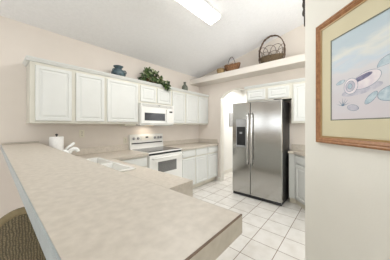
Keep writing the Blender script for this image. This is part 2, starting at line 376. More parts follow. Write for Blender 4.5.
# ------------------------------------------------------------------ cabinet builders
def panel(bm, x0, x1, z0, z1, yf, th=0.02, raised=True, m=0.036):
    # raised panel door slab: front face at y = yf (facing -y), back at yf + th
    steps = [(0.0, th), (0.0, 0.004), (0.004, 0.0)]
    if raised and min(x1 - x0, z1 - z0) > 0.16:
        steps += [(m, 0.0), (m + 0.003, 0.009), (m + 0.013, 0.009), (m + 0.032, 0.001)]
    rings = []
    for i, d in steps:
        rings.append([bm.verts.new((x, yf + d, z)) for x, z in ((x0 + i, z0 + i), (x1 - i, z0 + i), (x1 - i, z1 - i), (x0 + i, z1 - i))])
    bm.faces.new(rings[0])
    for a, b in zip(rings, rings[1:]):
        for k in range(4): bm.faces.new((a[k], a[(k + 1) % 4], b[(k + 1) % 4], b[k]))
    bm.faces.new(rings[-1])
def door(t, x0, x1, z0, z1, yf=-0.02, name='door', raised=True):
    return ob(name, M['cab'], t, lambda bm: panel(bm, x0, x1, z0, z1, yf, raised=raised))
UB, UT, UD = 1.385, 2.095, 0.325
def upper(label, x0, x1, doors, z0=UB, loc_y=2.745, depth=UD, rz=0.0, origin=None, zt=UT, zd=None, name='wall_cabinet', group='white wall cabinets'):
    t = thing(name, label, 'cabinet', origin or (x0, loc_y, 0), rz, group)
    w_ = x1 - x0
    bx('body', M['cabf'], t, 0.0005, w_ - 0.0005, 0, depth, z0, zt, bev=0.002)
    for a, b in doors: door(t, a - x0, b - x0, (zd[0] if zd else z0 + 0.03), (zd[1] if zd else zt - 0.035))
    return t
# five wall units on the long wall
upper('wide two-door white wall cabinet at the left end of the row', 0.29, 1.12, [(0.335, 0.690), (0.738, 1.098)])
upper('single wide-door white wall cabinet under the blue green vase, left of the microwave', 1.12, 1.672, [(1.140, 1.652)])
upper('short two-door white wall cabinet directly above the microwave', 1.672, 2.430, [(1.705, 2.025), (2.066, 2.396)], z0=1.752, zd=(1.782, 2.06))
upper('single narrow-door white wall cabinet just right of the microwave', 2.430, 2.825, [(2.447, 2.803)])
upper('two-door white wall cabinet below the dark bottle vase at the wall corner', 2.825, 3.685, [(2.850, 3.248), (3.288, 3.655)])
# over refrigerator and right unit, facing the long wall's left
def yrow(label, y0, y1, doors, z0, zd, **k):
    return upper(label, 0.0, y0 - y1, [(y0 - a, y0 - b) for a, b in doors], z0=z0, rz=-PI / 2, origin=(3.395, y0, 0), depth=WX - 3.395 - 0.002, zd=zd, **k)
yrow('short two-door white wall cabinet above the steel refrigerator', 1.565, 0.745, [(1.540, 1.190), (1.135, 0.775)], 1.83, (1.858, 2.055))
yrow('tall narrow white wall cabinet right of the refrigerator', 0.745, 0.20, [(0.712, 0.40), (0.39, 0.225)], 1.40, (1.43, 2.055))

# crown mouldings
def crown(bm, x0, x1, y, yb, z, left_return=False):
    prof = [(y, z), (y - 0.012, z + 0.004), (y - 0.022, z + 0.022), (y - 0.034, z + 0.036), (y - 0.034, z + 0.046), (y + 0.02, z + 0.046), (y + 0.02, z)]
    extr(bm, prof, 'x', x0, x1)
    if left_return:
        p2 = [(x0 + 0.034 + (u - y), zz) for u, zz in prof]
        extr(bm, p2, 'y', y + 0.021, yb)
bm = bmesh.new(); crown(bm, 0.29 - 0.034, 3.685, 2.745, WY - 0.001, 2.0955, True)
struct(obj('trim_3', bm, M['cab']), 'white crown moulding along the top of the long cabinet row', 'trim')
bm = bmesh.new()
prof = [(3.395, 2.0955), (3.383, 2.10), (3.373, 2.118), (3.361, 2.132), (3.361, 2.142), (3.415, 2.142), (3.415, 2.0955)]
extr(bm, prof, 'y', 0.20, 1.60); box(bm, 3.416, WX - 0.002, 1.566, 1.60, 2.0955, 2.142)
struct(obj('trim_4', bm, M['cab']), 'white crown moulding above the refrigerator cabinets', 'trim')

# base cabinets
def base(label, x0, x1, fronts, y=2.455, rz=0.0, origin=None, depth=0.61, h=0.874, group='white base cabinets', right_in=0.0):
    t = thing('base_cabinet', label, 'cabinet', origin or (x0, y, 0), rz, group)
    w_ = x1 - x0
    bx('body', M['cabf'], t, 0.0005, w_ - 0.0005, 0, depth, 0.10, h, bev=0.002)
    bx('toe_kick', M['cabin'], t, 0.0005, w_ - 0.0005, 0.075, depth, 0.0, 0.10)
    for kind, a, b, z0, z1 in fronts:
        ob(kind, M['cab'], t, lambda bm: panel(bm, a - x0, b - x0, z0, z1, -0.02, raised=(kind == 'door')))
    return t
base('white base cabinet with drawer over door, left of the white range', 1.075, 1.655, [('drawer', 1.115, 1.635, 0.715, 0.850), ('door', 1.115, 1.635, 0.13, 0.690)])
base('narrow white base cabinet immediately right of the range', 2.425, 2.832, [('drawer', 2.447, 2.814, 0.725, 0.850), ('door', 2.447, 2.814, 0.13, 0.695)])
base('middle white base cabinet between range and arch', 2.832, 3.258, [('drawer', 2.851, 3.241, 0.725, 0.850), ('door', 2.851, 3.241, 0.13, 0.695)])
base('white base cabinet in the corner next to the arch', 3.258, 3.675, [('drawer', 3.276, 3.657, 0.725, 0.850), ('door', 3.276, 3.657, 0.13, 0.695)])

# sink run (open inside so that the basins hang free)
t = thing('base_cabinet', 'laminate ended sink base cabinet behind the breakfast bar', 'cabinet', (0.403, 0.9532, 0), 0, 'white base cabinets')
Ls = 2.447 - 0.9532
bx('end_panel', M['lam'], t, 0.0, 0.666, 0.0, 0.018, 0.0, 0.874)['label'] = 'beige laminate end panel'
bx('end_panel', M['panel'], t, 0.0, 0.635, Ls - 0.018, Ls, 0.10, 0.874)
bx('bottom', M['cabin'], t, 0.0, 0.617, 0.019, Ls - 0.019, 0.10, 0.12)
bx('face_frame', M['cab'], t, 0.618, 0.635, 0.019, Ls - 0.019, 0.10, 0.874)
bx('toe_kick', M['cabin'], t, 0.54, 0.56, 0.019, Ls - 0.019, 0.0, 0.099)
for k in range(3):
    a = 0.03 + k * 0.48
    def f(bm):
        panel(bm, a, a + 0.44, 0.13, 0.84, -0.02)
        for v in bm.verts: x, y, z = v.co; v.co = (0.635 - y - 0.0, x, z)
    ob('door', M['cab'], t, f)

# corner base cabinet right of refrigerator (diagonal face)
t = thing('base_cabinet', 'diagonal faced white corner base cabinet right of the refrigerator', 'cabinet', (3.42, 0.70, 0), 0, 'white base cabinets')
ox, oy = 3.42, 0.70
pl = [(3.42, 0.79), (3.42, 0.70), (2.70, -0.02), (3.04, -0.36), (WX - 0.01, 0.29), (WX - 0.01, 0.79)]
ob('body', M['cab'], t, lambda bm: prism(bm, [(x - ox, y - oy) for x, y in pl], 0.10, 0.874))
pk = [(3.47, 0.79), (3.47, 0.68), (2.78, -0.01), (3.04, -0.27), (WX - 0.02, 0.38), (WX - 0.02, 0.79)]
ob('toe_kick', M['cabin'], t, lambda bm: prism(bm, [(x - ox, y - oy) for x, y in pk], 0.0, 0.10))
for k in range(2):
    a0 = 0.05 + k * 0.47; a1 = a0 + 0.43
    for nm, z0, z1 in (('drawer', 0.725, 0.85), ('door', 0.13, 0.695)):
        def f(bm):
            panel(bm, a0, a1, z0, z1, -0.02, raised=(nm == 'door'))
            bmesh.ops.rotate(bm, verts=bm.verts, cent=(0, 0, 0), matrix=Matrix.Rotation(-3 * PI / 4, 3, 'Z'))
        ob(nm, M['cab'], t, f)

# ------------------------------------------------------------------ worktops
ZT = 0.914
def top(name, label, fn):
    t = thing(name, label, 'countertop'); fn(t); return t
t = thing('countertop', 'beige mottled L-shaped worktop holding the white sink, left of the range', 'countertop', (0.402, 0.953, 0), 0, 'beige laminate worktops')
def f(bm):
    x, y = 0.402, 0.953
    B = lambda a, b, c, d: box(bm, a - x, b - x, c - y, d - y, 0.875, ZT)
    B(0.402, 1.07, 0.953, 1.625); B(0.402, 1.07, 2.545, WY - 0.002)
    B(0.402, 0.475, 1.625, 2.545); B(0.955, 1.07, 1.625, 2.545)
    B(1.07, 1.657, 2.425, WY - 0.002)
ob('worktop', M['lam'], t, f)
ob('backsplash', M['lam'], t, lambda bm: box(bm, 0.0, 1.255, WY - 0.022 - 0.953, WY - 0.002 - 0.953, ZT, ZT + 0.10, bev=0.004))
t = thing('countertop', 'beige mottled worktop between the range and the arch', 'countertop', (2.423, 2.425, 0), 0, 'beige laminate worktops')
ob('worktop', M['lam'], t, lambda bm: box(bm, 0, WX - 0.002 - 2.423, 0, 0.643, 0.875, ZT, bev=0.004))
ob('backsplash', M['lam'], t, lambda bm: box(bm, 0, WX - 0.002 - 2.423, 0.623, 0.643, ZT, ZT + 0.10, bev=0.004))
ob('end_splash', M['lam'], t, lambda bm: box(bm, WX - 0.022 - 2.423, WX - 0.002 - 2.423, 0.03, 0.622, ZT, ZT + 0.10, bev=0.004))
t = thing('countertop', 'beige mottled corner worktop right of the refrigerator', 'countertop', (3.42, 0.70, 0), 0, 'beige laminate worktops')
pt = [(3.39, 0.80), (3.39, 0.712), (2.66, -0.02), (3.04, -0.40), (WX - 0.004, 0.245), (WX - 0.004, 0.80)]
ob('worktop', M['lam'], t, lambda bm: prism(bm, [(x - ox, y - oy) for x, y in pt], 0.875, ZT))
ob('backsplash', M['lam'], t, lambda bm: box(bm, WX - 0.024 - ox, WX - 0.004 - ox, 0.26 - oy, 0.80 - oy, ZT, ZT + 0.10))

# breakfast bar
BX0, BX1, BY0, BZ = 0.072, 0.410, 0.20, 1.135
t = thing('bar_top', 'long beige mottled raised breakfast bar top in the foreground', 'countertop', (BX0, BY0, 0))
bw, bl = BX1 - BX0, WY - 0.002 - BY0
ob('slab', M['lam'], t, lambda bm: box(bm, 0.004, bw - 0.004, 0.004, bl, 1.0865, BZ))
o = bx('edge_band', M['lamside'], t, 0.0, 0.0038, 0.0, bl, 1.088, BZ - 0.0012); o['label'] = 'edge band on the seating side, daylight tint put into its colour'
o = bx('edge_band', M['lamedge'], t, 0.004, bw, 0.0, 0.0038, 1.088, BZ - 0.003); o['label'] = 'darker edge band across the bar end'
bx('edge_band', M['lamedge'], t, bw - 0.0038, bw, 0.004, bl, 1.088, BZ - 0.0012)
o = bx('seam', M['seam'], t, 0.004, bw, 0.0, 0.0038, BZ - 0.003, BZ - 0.0004); o['label'] = 'thin brown seam line along the top of the bar end'
bx('backsplash', M['lam'], t, 0.0, bw, bl - 0.018, bl, BZ + 0.0003, BZ + 0.02)

# ------------------------------------------------------------------ sink, faucet, paper towel
t = thing('kitchen_sink', 'white double bowl sink set into the worktop behind the bar', 'sink', (0.47, 1.62, ZT))
SW, SL = 0.49, 0.93
def f(bm):
    z0, z1 = 0.0005, 0.016
    box(bm, 0, 0.085, 0, SL, z0, z1, bev=0.004); box(bm, SW - 0.035, SW, 0, SL, z0, z1, bev=0.004)
    box(bm, 0.085, SW - 0.035, 0, 0.035, z0, z1, bev=0.004); box(bm, 0.085, SW - 0.035, SL - 0.035, SL, z0, z1, bev=0.004)
    box(bm, 0.085, SW - 0.035, SL / 2 - 0.02, SL / 2 + 0.02, -0.03, 0.012, bev=0.004)
ob('rim', M['sink'], t, f)
for a, b in ((0.0355, SL / 2 - 0.0205), (SL / 2 + 0.0205, SL - 0.0355)):
    def f(bm):
        x0, x1 = 0.0855, SW - 0.0355
        top_ = [(x0, a), (x1, a), (x1, b), (x0, b)]; i = 0.03
        bot = [(x0 + i, a + i), (x1 - i, a + i), (x1 - i, b - i), (x0 + i, b - i)]
        T = [bm.verts.new((x, y, 0.006)) for x, y in top_]; B = [bm.verts.new((x, y, -0.17)) for x, y in bot]
        T2 = [bm.verts.new((x + (0.004 if x == x0 else -0.004), y + (0.004 if y == a else -0.004), 0.006)) for x, y in top_]
        B2 = [bm.verts.new((x, y, -0.164)) for x, y in bot]
        for k in range(4):
            bm.faces.new((T[k], T[(k + 1) % 4], B[(k + 1) % 4], B[k])); bm.faces.new((T2[k], B2[k], B2[(k + 1) % 4], T2[(k + 1) % 4]))
            bm.faces.new((T[k], T2[k], T2[(k + 1) % 4], T[(k + 1) % 4]))
        bm.faces.new(B); bm.faces.new(B2)
    bs = ob('basin', M['sink'], t, f)
    ob('drain', M['steelh'], bs, lambda bm: lathe(bm, [(0.04, -0.1638), (0.04, -0.158), (0.03, -0.158)], (0.26, (a + b) / 2), 20))

t = thing('faucet', 'white single lever kitchen faucet behind the breakfast bar', 'faucet', (0.515, 2.26, ZT + 0.0165), 0)
ob('base_plate', M['faucet'], t, lambda bm: box(bm, -0.03, 0.03, -0.11, 0.11, 0, 0.014, bev=0.006))
ob('body', M['faucet'], t, lambda bm: lathe(bm, [(0.030, 0.0145), (0.028, 0.05), (0.032, 0.10), (0.034, 0.145), (0.026, 0.165), (0.008, 0.172)]), True)
def f(bm):
    P = [(0.01, 0, 0.08), (0.025, -0.006, 0.125), (0.045, -0.013, 0.160), (0.068, -0.022, 0.176), (0.090, -0.030, 0.172), (0.102, -0.034, 0.158), (0.105, -0.035, 0.142)]
    tube(bm, P, 0.023, 12, r2=0.019)
ob('spout', M['faucet'], t, f, True)
ob('handle', M['faucet'], t, lambda bm: (tube(bm, [(0.0, 0, 0.165), (0.03, -0.008, 0.20), (0.075, -0.022, 0.238)], 0.011, 10, r2=0.014)), True)

t = thing('paper_towel_holder', 'white paper towel roll on a stand in the corner behind the bar', 'paper towel', (0.565, 2.90, ZT))
ob('base', M['chrome'], t, lambda bm: lathe(bm, [(0.075, 0.0003), (0.078, 0.006), (0.074, 0.014), (0.01, 0.016)]), True)
ob('roll', M['paper'], t, lambda bm: lathe(bm, [(0.02, 0.0165), (0.074, 0.0165), (0.076, 0.03), (0.076, 0.285), (0.074, 0.297), (0.02, 0.297)], n=36))
ob('rod', M['chrome'], t, lambda bm: lathe(bm, [(0.006, 0.0165), (0.006, 0.31), (0.014, 0.314), (0.016, 0.322), (0.012, 0.332), (0.004, 0.336)]), True)

# ------------------------------------------------------------------ microwave
t = thing('microwave', 'white over-the-range microwave with dark window', 'microwave', (1.676, 2.665, 1.362))
MW, MH = 0.75, 0.388
bx('body', M['app'], t, 0, MW, 0.03, WY - 2.665 - 0.003, 0.0, MH, bev=0.004)
o = ob('door', M['app'], t, lambda bm: box(bm, 0.002, 0.575, 0, 0.029, 0.03, MH - 0.06, bev=0.006))
bx('window', M['mwg'], o, 0.065, 0.515, -0.003, 0.001, 0.085, 0.222, bev=0.0012)
ob('handle', M['app'], o, lambda bm: (box(bm, 0.535, 0.555, -0.032, -0.012, 0.06, 0.30, bev=0.006), box(bm, 0.538, 0.552, -0.012, 0.002, 0.07, 0.09), box(bm, 0.538, 0.552, -0.012, 0.002, 0.27, 0.29)))
o = bx('control_panel', M['app'], t, 0.579, MW - 0.002, 0.001, 0.029, 0.03, MH - 0.06, bev=0.004)
bx('display', M['blkglass'], o, 0.625, 0.70, -0.002, 0.002, 0.245, 0.275)
def f(bm):
    for r in range(4):
        for c_ in range(3): box(bm, 0.617 + c_ * 0.034, 0.643 + c_ * 0.034, -0.0012, 0.002, 0.06 + r * 0.04, 0.085 + r * 0.04)
bx_keys = ob('keypad', M['trim'], o, f)
def f(bm):
    for k in range(5): box(bm, 0.03, MW - 0.03, 0.0, 0.028, MH - 0.052 + k * 0.0095, MH - 0.0475 + k * 0.0095)
    box(bm, 0.002, MW - 0.002, 0.012, 0.029, MH - 0.058, MH - 0.002)
ob('vent_grille', M['app'], t, f)
bx('badge', M['grey'], t, 0.355, 0.395, -0.0015, 0.0, MH - 0.036, MH - 0.018)
bx('bottom_plate', M['grey'], t, 0.02, MW - 0.02, 0.04, 0.38, -0.004, -0.0003)
bx('lamp_lens', M['hoodlens'], t, 0.24, 0.38, 0.16, 0.27, -0.0065, -0.0045)

t = thing('under_cabinet_light', 'slim off-white box under the cabinet left of the microwave', 'light', (1.46, 2.80, UB))
bx('housing', M['panel'], t, 0, 0.20, 0, 0.22, -0.032, -0.0005, bev=0.004)
bx('lens', M['cabin'], t, 0.01, 0.19, 0.01, 0.21, -0.036, -0.0325)

# ------------------------------------------------------------------ range
t = thing('range', 'white freestanding electric range with black glass cooktop', 'stove', (1.660, 2.44, 0))
RW = 0.758
bx('body', M['app'], t, 0.0, RW, 0.012, 0.625, 0.09, 0.895, bev=0.003)
bx('plinth', M['blk'], t, 0.01, RW - 0.01, 0.06, 0.62, 0.0, 0.089)
ob('cooktop', M['app'], t, lambda bm: box(bm, -0.0, RW, -0.018, 0.55, 0.8955, 0.917, bev=0.006))
o = bx('glass_top', M['blkglass'], t, 0.025, RW - 0.025, 0.02, 0.535, 0.9172, 0.9205)
for cx_, cy_, r_ in ((0.2, 0.15, 0.1), (0.56, 0.15, 0.085), (0.2, 0.41, 0.075), (0.56, 0.41, 0.1)):
    ob('burner', M['grey'], o, lambda bm: tube(bm, [(cx_ + r_ * math.cos(2 * PI * k / 40), cy_ + r_ * math.sin(2 * PI * k / 40), 0.9207) for k in range(40)], 0.0012, 4, True))
o = ob('oven_door', M['app'], t, lambda bm: box(bm, 0.006, RW - 0.006, -0.028, 0.011, 0.262, 0.862, bev=0.008))
bx('window', M['oveng'], o, 0.175, 0.595, -0.031, -0.027, 0.555, 0.745, bev=0.001)
def f(bm):
    tube(bm, [(0.05, -0.07, 0.815), (0.25, -0.074, 0.815), (0.5, -0.074, 0.815), (RW - 0.05, -0.07, 0.815)], 0.014, 12)
    for x in (0.06, RW - 0.06): tube(bm, [(x, -0.068, 0.815), (x, -0.027, 0.815)], 0.012, 10)
ob('handle', M['app'], o, f, True)
bx('vent_strip', M['blk'], t, 0.02, RW - 0.02, -0.004, 0.011, 0.868, 0.890)
ob('drawer', M['app'], t, lambda bm: box(bm, 0.006, RW - 0.006, -0.022, 0.011, 0.095, 0.252, bev=0.008))
def f(bm):
    extr(bm, [(0.555, 0.8955), (0.625, 0.8955), (0.625, 1.185), (0.600, 1.192), (0.580, 1.185), (0.570, 1.04)], 'x', 0.0, RW)
o = ob('backguard', M['app'], t, f)
bx('black_strip', M['blk'], o, 0.03, RW - 0.03, 0.561, 0.575, 1.012, 1.032)  # black strip low on the backguard
for kx in (0.075, 0.165, 0.545, 0.635, 0.70):
    def f(bm):
        lathe(bm, [(0.026, 0), (0.026, 0.008), (0.021, 0.012), (0.019, 0.026), (0.006, 0.028)], n=18)
        bmesh.ops.rotate(bm, verts=bm.verts, cent=(0, 0, 0), matrix=Matrix.Rotation(PI / 2, 3, 'X'))
        bmesh.ops.translate(bm, verts=bm.verts, vec=(kx, 0.572, 1.115))
    ob('knob', M['grey'], o, f, True)
bx('clock_panel', M['trim'], o, 0.23, 0.49, 0.566, 0.577, 1.07, 1.155)
bx('clock_display', M['blkglass'], o, 0.325, 0.385, 0.564, 0.5665, 1.115, 1.143)

# ------------------------------------------------------------------ refrigerator
FX, FYL, FYR, FH = 3.16, 1.755, 0.835, 1.795
t = thing('refrigerator', 'stainless side-by-side refrigerator with black water dispenser', 'refrigerator', (FX, FYL, 0), -PI / 2)
FW, FD = FYL - FYR, 3.685 - 3.16 - 0.02
# the arch jamb leaves room on the left: cabinet body stops at the jamb wall
bx('body', M['fside'], t, 0.003, FW, 0.062, FD, 0.03, FH - 0.012, bev=0.004)
bx('grille', M['blk'], t, 0.01, FW - 0.01, 0.02, 0.06, 0.012, 0.058)
for x in (0.06, FW - 0.06):
    ob('foot', M['blk'], t, lambda bm: lathe(bm, [(0.022, 0.0), (0.022, 0.012), (0.015, 0.029)], (x, 0.09), 14))
split = 0.372
def slab(bm, a, b):
    box(bm, a, b, 0.0, 0.06, 0.062, FH, bev=0.012)
o = ob('freezer_door', M['steel'], t, lambda bm: slab(bm, 0.0, split - 0.003))
bx('dispenser_frame', M['grey'], o, 0.085, 0.295, -0.006, 0.001, 0.945, 1.475, bev=0.004)
dp = bx('dispenser', M['blk'], o, 0.102, 0.280, -0.009, -0.004, 0.965, 1.335)
bx('dispenser_panel', M['blkglass'], dp, 0.108, 0.274, -0.012, -0.009, 1.25, 1.325)
bx('dispenser_spout', M['grey'], dp, 0.165, 0.215, -0.018, -0.009, 1.20, 1.235)
bx('dispenser_tray', M['grey'], dp, 0.11, 0.272, -0.02, -0.009, 0.967, 0.98)
def handle(x):
    def f(bm):
        tube(bm, [(x, -0.005, 0.64), (x, -0.045, 0.66), (x, -0.055, 0.75), (x, -0.055, 1.1), (x, -0.055, 1.47), (x, -0.045, 1.56), (x, -0.005, 1.585)], 0.015, 12)
    return f
ob('handle', M['steelh'], o, handle(split - 0.035), True)
o = ob('fridge_door', M['steel'], t, lambda bm: slab(bm, split + 0.003, FW))
ob('handle', M['steelh'], o, handle(split + 0.04), True)
ob('hinge_cover', M['fside'], t, lambda bm: box(bm, FW - 0.14, FW - 0.02, 0.03, 0.13, FH + 0.0005 - 0.0, FH + 0.018, bev=0.004))

# ------------------------------------------------------------------ outlets
def outlet(label, x, z):
    t = thing('wall_outlet', label, 'outlet', (x, WY, z), 0, 'almond wall outlets')
    bx('plate', M['almond'], t, -0.035, 0.035, -0.006, -0.0005, -0.057, 0.057, bev=0.002)
    for dz in (-0.025, 0.025):
        r = bx('socket', M['almond'], t, -0.018, 0.018, -0.009, -0.006, dz - 0.015, dz + 0.015, bev=0.001)
        ob('slot', M['slot'], r, lambda bm: (box(bm, -0.009, -0.006, -0.0102, -0.0088, dz - 0.004, dz + 0.008), box(bm, 0.006, 0.009, -0.0102, -0.0088, dz - 0.004, dz + 0.008), box(bm, -0.003, 0.003, -0.0102, -0.0088, dz - 0.012, dz - 0.006)))
    bx('screw', M['slot'], t, -0.003, 0.003, -0.0075, -0.006, -0.003, 0.003)
outlet('almond outlet on the wall above the worktop, right of the paper towel roll', 0.905, 1.235)
outlet('almond outlet on the wall just left of the range backguard', 1.60, 1.09)

# ------------------------------------------------------------------ ceiling fixture
t = thing('ceiling_light', 'long glowing white fluorescent fixture on the vaulted ceiling', 'ceiling light', (1.60, 1.53, cz(1.53)))
sl = -math.atan(CS); t.rotation_euler = (sl, 0, 0)
bx('base_pan', M['app'], t, -0.62, 0.62, -0.105, 0.105, -0.03, -0.002)
def f(bm):
    extr(bm, [(-0.103, -0.031), (-0.096, -0.058), (-0.07, -0.075), (0.07, -0.075), (0.096, -0.058), (0.103, -0.031)], 'x', -0.60, 0.60)
ob('diffuser', M['diff'], t, f)
for a in (-0.62, 0.602): ob('end_cap', M['app'], t, lambda bm: extr(bm, [(-0.105, -0.0305), (-0.098, -0.06), (-0.071, -0.078), (0.071, -0.078), (0.098, -0.06), (0.105, -0.0305)], 'x', a, a + 0.018))

# ------------------------------------------------------------------ vases and plant on the cabinets
t = thing('vase', 'squat blue green glazed vase with flared rim on the cabinets', 'vase', (1.385, 2.885, UT), 0, 'vases on the wall cabinets')
def f(bm):
    lathe(bm, [(0.045, 0.0005), (0.062, 0.015), (0.098, 0.065), (0.114, 0.105), (0.108, 0.145), (0.078, 0.178), (0.052, 0.195), (0.055, 0.212), (0.076, 0.236), (0.080, 0.242), (0.068, 0.240), (0.046, 0.212)], n=36)
ob('body', M['blue'], t, f, True)
for s in (-1, 1):
    ob('lug_handle', M['blue'], t, lambda bm: tube(bm, [(s * 0.07, -0.03, 0.18), (s * 0.1, -0.04, 0.178), (s * 0.114, -0.042, 0.155), (s * 0.105, -0.04, 0.13)], 0.010, 8), True)
t = thing('vase', 'small dark grey green bottle vase on the cabinets near the ledge', 'vase', (2.945, 2.87, UT), 0, 'vases on the wall cabinets')
ob('body', M['olive'], t, lambda bm: lathe(bm, [(0.055, 0.0005), (0.070, 0.02), (0.073, 0.12), (0.066, 0.165), (0.040, 0.20), (0.027, 0.215), (0.027, 0.25), (0.033, 0.262), (0.032, 0.268), (0.022, 0.264)], n=30), True)

t = thing('potted_ivy', 'trailing green variegated ivy on top of the cabinet above the microwave', 'plant', (2.03, 2.885, UT))
ob('pot', M['terra'], t, lambda bm: lathe(bm, [(0.07, 0.0005), (0.075, 0.02), (0.10, 0.14), (0.108, 0.145), (0.108, 0.16), (0.09, 0.16)], n=26), True)
ob('soil', M['stem'], t, lambda bm: lathe(bm, [(0.085, 0.1602), (0.06, 0.166), (0.02, 0.168)], n=18))
leaves = []
stems = []
def leafspot():
    th = random.uniform(0, 2 * PI); r = abs(random.gauss(0, 0.5))
    return th, min(r, 1)
for i in range(250):
    u = random.random(); th = random.uniform(0, 2 * PI)
    x = 0.27 * math.cos(th) * math.sqrt(u); y = 0.15 * math.sin(th) * math.sqrt(u)
    hz = max(0.03, 0.32 * (1 - ((x + 0.02) / 0.30) ** 2) ** 1.0)
    z = random.uniform(0.05, hz)
    if y > 0.165: y = 0.16
    leaves.append((x, y, z))
for i in range(60):        # trailing right and front over the moulding
    k = random.random(); x = random.choice([random.uniform(0.10, 0.30), random.uniform(-0.15, 0.28)]); leaves.append((x, -0.19 - 0.03 * random.random(), 0.12 - 0.19 * k * max(0.15, x * 3.2)))
for i in range(30): leaves.append((random.uniform(-0.14, 0.06), random.uniform(-0.06, 0.06), random.uniform(0.26, 0.34)))
def leaf_bm(bm, c, s):
    n = Vector((random.uniform(-1, 1), random.uniform(-1.4, 0.2), random.uniform(-0.1, 1))).normalized()
    a = n.orthogonal().normalized(); a.rotate(Matrix.Rotation(random.uniform(0, 2 * PI), 3, n)); b = n.cross(a)
    c = Vector(c); P = [(0, -0.5, 0), (0.38, -0.42, .06), (0.55, -0.1, .1), (0.3, 0.1, .05), (0.18, 0.42, .02), (0, 0.65, -0.08), (-0.18, 0.42, .02), (-0.3, 0.1, .05), (-0.55, -0.1, .1), (-0.38, -0.42, .06)]
    vs = [bm.verts.new(c + (a * p[0] + b * p[1] + n * p[2]) * s) for p in P]; m_ = bm.verts.new(c - n * 0.04 * s)
    for k in range(10): bm.faces.new((vs[k], vs[(k + 1) % 10], m_))
sel = [(c, random.random()) for c in leaves]
def f(bm):
    for c, q_ in sel:
        if q_ < 0.74: leaf_bm(bm, c, random.uniform(0.05, 0.078))
def g(bm):
    for c, q_ in sel:
        if q_ >= 0.74: leaf_bm(bm, c, random.uniform(0.045, 0.07))
o = ob('foliage', M['leaf'], t, f); o = ob('foliage', M['leafv'], t, g); o['label'] = 'pale variegated leaves'
def f(bm):
    for k in range(16):
        e_ = random.choice(leaves); tube(bm, [(0, 0, 0.165), (e_[0] * 0.5, e_[1] * 0.5, 0.2 + 0.4 * abs(e_[2])), (e_[0], e_[1], e_[2])], 0.003, 5)
ob('stems', M['stem'], t, f)

# ------------------------------------------------------------------ baskets on the ledge
LZ = 2.5305
t = thing('handled_basket', 'large open twig basket with tall arched handle on the ledge', 'basket', (3.47, 1.10, LZ), 0, 'baskets on the ledge')
def oval(a, b, z, n=36, tw=0.0): return [(a * math.cos(2 * PI * k / n), b * math.sin(2 * PI * k / n), z + tw * math.sin(6 * PI * k / n)) for k in range(n)]
def f(bm):
    for k in range(9):
        z = 0.012 + k * 0.0135; q_ = k / 9
        tube(bm, oval(0.105 + 0.02 * q_, 0.185 + 0.03 * q_, z, tw=0.003), 0.0085, 6, True)
    prism(bm, [(p[0] * 0.97, p[1] * 0.97) for p in oval(0.105, 0.185, 0)], 0.0005, 0.008)
ob('woven_body', M['wick'], t, f, True)
def f(bm):
    n = 10
    for k in range(n):       # overlapping open loops around the top
        c0 = 2 * PI * k / n; sp = 2 * PI / n * 0.95
        P = []
        for j in range(11):
            u = -1 + 2 * j / 10; ang = c0 + u * sp; h = 0.13 + 0.16 * math.sqrt(max(0, 1 - u * u)); q_ = (h - 0.13) / 0.16
            P.append(((0.125 + 0.02 * q_) * math.cos(ang), (0.215 + 0.025 * q_) * math.sin(ang), h))
        tube(bm, P, 0.0045, 6)
ob('rim_loops', M['vine'], t, f, True)
def f(bm):
    for tw in (0, PI, 2.1):
        P = []
        for j in range(49):
            u = j / 48 * PI
            if j == 0: pass
            yy = -0.235 * math.cos(u); h = 0.10 + 0.418 * math.sin(u) ** 0.72
            rr = 0.009; ph = tw + j * 0.75
            P.append((rr * math.cos(ph), yy * (1 + 0.0) + rr * math.sin(ph) * 0.6, h + rr * math.sin(ph)))
        tube(bm, P, 0.009, 6)
    for s in (-1, 1): tube(bm, [(0, s * 0.19, 0.02), (0, s * 0.225, 0.06), (0, s * 0.236, 0.11)], 0.012, 7)
ob('handle', M['vine'], t, f, True)

t = thing('handled_basket', 'low rust brown basket with thin wire handle on the ledge, left of the large one', 'basket', (3.46, 1.925, LZ), 0, 'baskets on the ledge')
def f(bm):
    for k in range(10):
        q_ = k / 9; z = 0.012 + k * 0.0125
        P = [(p[0], p[1], p[2] + 0.030 * q_ * abs(math.sin(math.atan2(p[1], p[0]))) ** 2 - 0.0) for p in oval(0.085 + 0.025 * q_, 0.14 + 0.045 * q_, z, tw=0.006)]
        tube(bm, P, 0.0085, 6, True)
    prism(bm, [(p[0] * 0.97, p[1] * 0.97) for p in oval(0.085, 0.14, 0)], 0.0005, 0.008)
ob('woven_body', M['rust'], t, f, True)
ob('dried_filling', M['rust'], t, lambda bm: [bmesh.ops.create_icosphere(bm, subdivisions=2, radius=random.uniform(0.025, 0.04), matrix=Matrix.Translation((random.uniform(-0.06, 0.06), random.uniform(-0.12, 0.09), random.uniform(0.10, 0.15)))) for k in range(18)], True)
ob('handle', M['iron'], t, lambda bm: tube(bm, [(0, 0.115 - 0.19 * (j / 24), 0.13 + 0.20 * math.sin(j / 24 * PI) ** 0.6) for j in range(25)], 0.006, 7), True)

t = thing('small_basket', 'small tan woven bowl basket at the left end of the ledge group', 'basket', (3.46, 2.215, LZ), 0, 'baskets on the ledge')
def f(bm):
    for k in range(9):
        q_ = k / 8; tube(bm, oval(0.055 + 0.02 * q_, 0.075 + 0.022 * q_, 0.01 + k * 0.0125, 28, 0.002), 0.008, 6, True)
    prism(bm, [(p[0] * 0.97, p[1] * 0.97) for p in oval(0.055, 0.075, 0)], 0.0005, 0.008)
ob('woven_body', M['tan'], t, f, True)
ob('dried_filling', M['wick'], t, lambda bm: [bmesh.ops.create_icosphere(bm, subdivisions=2, radius=random.uniform(0.02, 0.03), matrix=Matrix.Translation((random.uniform(-0.035, 0.035), random.uniform(-0.05, 0.05), random.uniform(0.09, 0.125)))) for k in range(10)], True)

